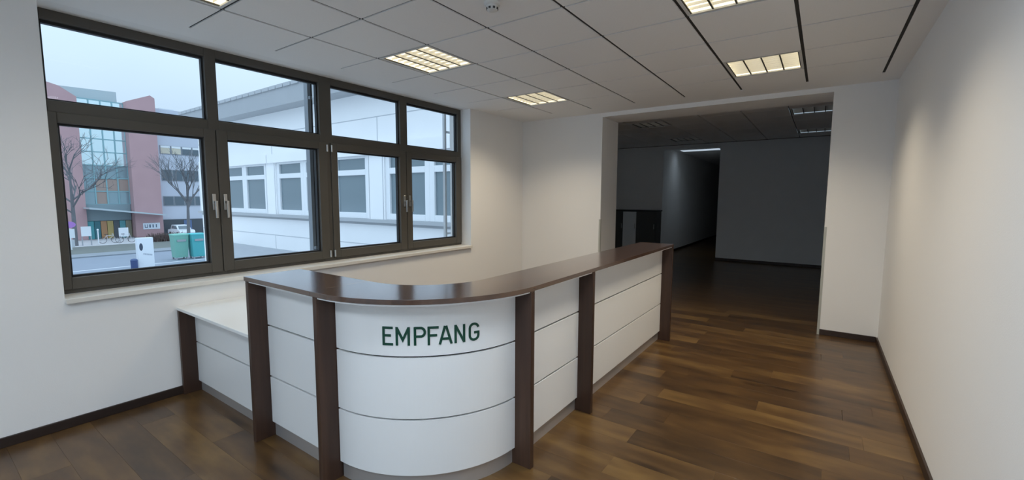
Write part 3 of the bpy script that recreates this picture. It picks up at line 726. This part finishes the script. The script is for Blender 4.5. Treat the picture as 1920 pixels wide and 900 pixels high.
for (x, y, col, lab) in ((-42.6, 13.55, (.20, .46, .38), 'light green collection container left of its twin'), (-42.2, 14.63, (.08, .42, .44), 'teal collection container right of its twin')):
    ct = empty('collection_container', (x, y, GZ)); tag(ct, lab, 'container', 'collection containers at the roadside')
    mm = mat('container_%d' % int(-x*10), col, .5)
    _local(MB().quadbox([(-.42, -.42, .16), (.42, -.42, .16), (.42, .42, .16), (-.42, .42, .16), (-.50, -.50, 1.95), (.50, -.50, 1.95), (.50, .50, 1.95), (-.50, .50, 1.95)]), 'body', mm, ct)
    _local(MB().box(-.52, .52, -.52, .52, 1.951, 2.05), 'lid', mat('container_lid_%d' % int(-x*10), tuple(c*1.3 for c in col), .5), ct)
    _local(MB().box(.47, .53, -.30, .30, 1.45, 1.62), 'chute', GRY, ct)
    for sx_ in (-.36, .36):
        for sy_ in (-.36, .36): _local(MB().box(sx_-.05, sx_+.05, sy_-.05, sy_+.05, 0, .159), 'foot', GRY, ct)
bs = empty('bus_stop_sign', (-57.2, 9.75, GZ+.06)); tag(bs, 'white post with purple disc sign at the left edge of the window', 'sign')
_local(MB().tube((0, 0, 0), (0, 0, 2.0), .05, n=8), 'post', WHT, bs)
_local(MB().prism_x([(.42*math.cos(a), 2.35+.30*math.sin(a)) for a in [2*math.pi*k/16 for k in range(16)]], -.03, .03), 'disc', mat('purple_sign', (.46, .22, .62), .5), bs)
_local(MB().box(-.03, .03, -.30, .30, 1.1, 1.95), 'timetable', WHT, bs); _local(MB().box(-.03, .03, -.25, .25, .25, .95), 'timetable', mat('timetable_grey', (.55, .58, .62), .5), bs)
ib = empty('info_board', (-62, 11.75, GZ+.0)); tag(ib, 'white notice board on two legs beside the left tree trunk', 'sign')
_local(MB().box(-.04, .04, -.38, .38, .95, 1.95), 'panel', WHT, ib)
for y in (-.34, .34): _local(MB().box(-.05, .05, y-.04, y+.04, 0, .949), 'leg', GRY, ib)
pb = empty('white_bollard', (-62.5, 12.75, GZ)); tag(pb, 'thin white post left of the parked bicycles', 'bollard')
_local(MB().tube((0, 0, 0), (0, 0, 1.45), .055, n=8), 'shaft', WHT, pb); _local(MB().lathe([(.06, 1.45), (.10, 1.52), (.05, 1.62)], (0, 0, 0), 10), 'cap', WHT, pb)
db = empty('display_board', (-64.2, 15.25, GZ)); tag(db, 'white display board behind the right bicycle', 'sign')
_local(MB().box(-.04, .04, -.42, .42, .55, 1.55), 'panel', WHT, db)
for y in (-.36, .36): _local(MB().box(-.05, .05, y-.03, y+.03, 0, .549), 'leg', GRY, db)

def bicycle(loc, label):
    root = empty('bicycle', loc); tag(root, label, 'bicycle', 'parked bicycles')
    M1 = mat('bike_frame', (.62, .64, .68), .4); M2 = mat('bike_tyre', (.06, .06, .07), .7)
    for y in (-.52, .52):
        wb = MB()
        n = 20
        for i in range(n):
            a, b2 = 2*math.pi*i/n, 2*math.pi*(i+1)/n
            wb.tube((0, y+.33*math.cos(a), .34+.33*math.sin(a)), (0, y+.33*math.cos(b2), .34+.33*math.sin(b2)), .022, n=5)
        wo = _local(wb, 'wheel', M2, root)
        sp = MB()
        for k in range(6):
            a = math.pi*k/6; sp.tube((0, y-.32*math.cos(a), .34-.32*math.sin(a)), (0, y+.32*math.cos(a), .34+.32*math.sin(a)), .006, n=4)
        s2 = _local(sp, 'spokes', M1, wo)
    f = MB(); T = lambda a, b2, r=.022: f.tube(a, b2, r, n=6)
    T((0, -.52, .34), (0, -.08, .32)); T((0, -.52, .34), (0, -.18, .82)); T((0, -.08, .32), (0, -.20, .92)); T((0, -.08, .32), (0, .36, .80)); T((0, -.18, .82), (0, .36, .84)); T((0, .52, .34), (0, .34, .98))
    _local(f, 'frame', M1, root)
    _local(MB().tube((-.26, .32, 1.0), (.26, .32, 1.0), .02, n=6), 'handlebar', M1, root)
    _local(MB().box(-.07, .07, -.34, -.08, .92, .98), 'saddle', M2, root)
bicycle((-63.2, 13.75, GZ), 'parked bicycle on the left of the pair by the entrance'); bicycle((-62.6, 15.0, GZ), 'parked bicycle on the right of the pair by the entrance')

car = empty('car', (-66.6, 21.5, GZ)); car.rotation_euler.z = -math.pi/2; tag(car, 'white car parked before the dark ground floor', 'car')
CW = mat('car_white', (.80, .84, .88), .3)
_local(MB().prism_x([(-1.9, .32), (1.9, .32), (2.0, .62), (1.85, .88), (1.0, .95), (-1.0, .95), (-1.9, .86), (-2.0, .6)], -.82, .82), 'body', CW, car)
cbn = _local(MB().prism_x([(-1.35, .951), (1.1, .951), (.55, 1.45), (-.95, 1.48)], -.70, .70), 'cabin', CW, car)
_local(MB().prism_x([(-1.12, 1.0), (.85, 1.0), (.46, 1.38), (-.86, 1.40)], .701, .712), 'side_window', DK, cbn)
_local(MB().quadbox([(-.60, 1.04, .99), (.60, 1.04, .99), (.60, 1.07, .99), (-.60, 1.07, .99), (-.54, .62, 1.38), (.54, .62, 1.38), (.54, .66, 1.38), (-.54, .66, 1.38)]), 'windscreen', DK, cbn)
for y in (-1.2, 1.2):
    for x in (-.74, .74): _local(MB().tube((x-.1, y, .32), (x+.1, y, .32), .32, n=14), 'wheel', GASKET, car)
# low hedge before the brick pier
hb = MB(); rnd = random.Random(5)
for k in range(700):
    p = Vector((rnd.uniform(-.5, .5), rnd.uniform(-1.6, 1.6), rnd.uniform(0, .25))); d = Vector((rnd.uniform(-.5, .5), rnd.uniform(-.5, .5), 1)).normalized()
    hb.tube(p, p+d*rnd.uniform(.4, .95), .03, .008, 3)
hg = empty('bare_hedge', (-60.4, 18.0, GZ)); tag(hg, 'low brown bare hedge before the brick pier', 'hedge')
_local(hb, 'twigs', mat('hedge_brown', (.15, .11, .10), .9), hg)['kind'] = 'stuff'
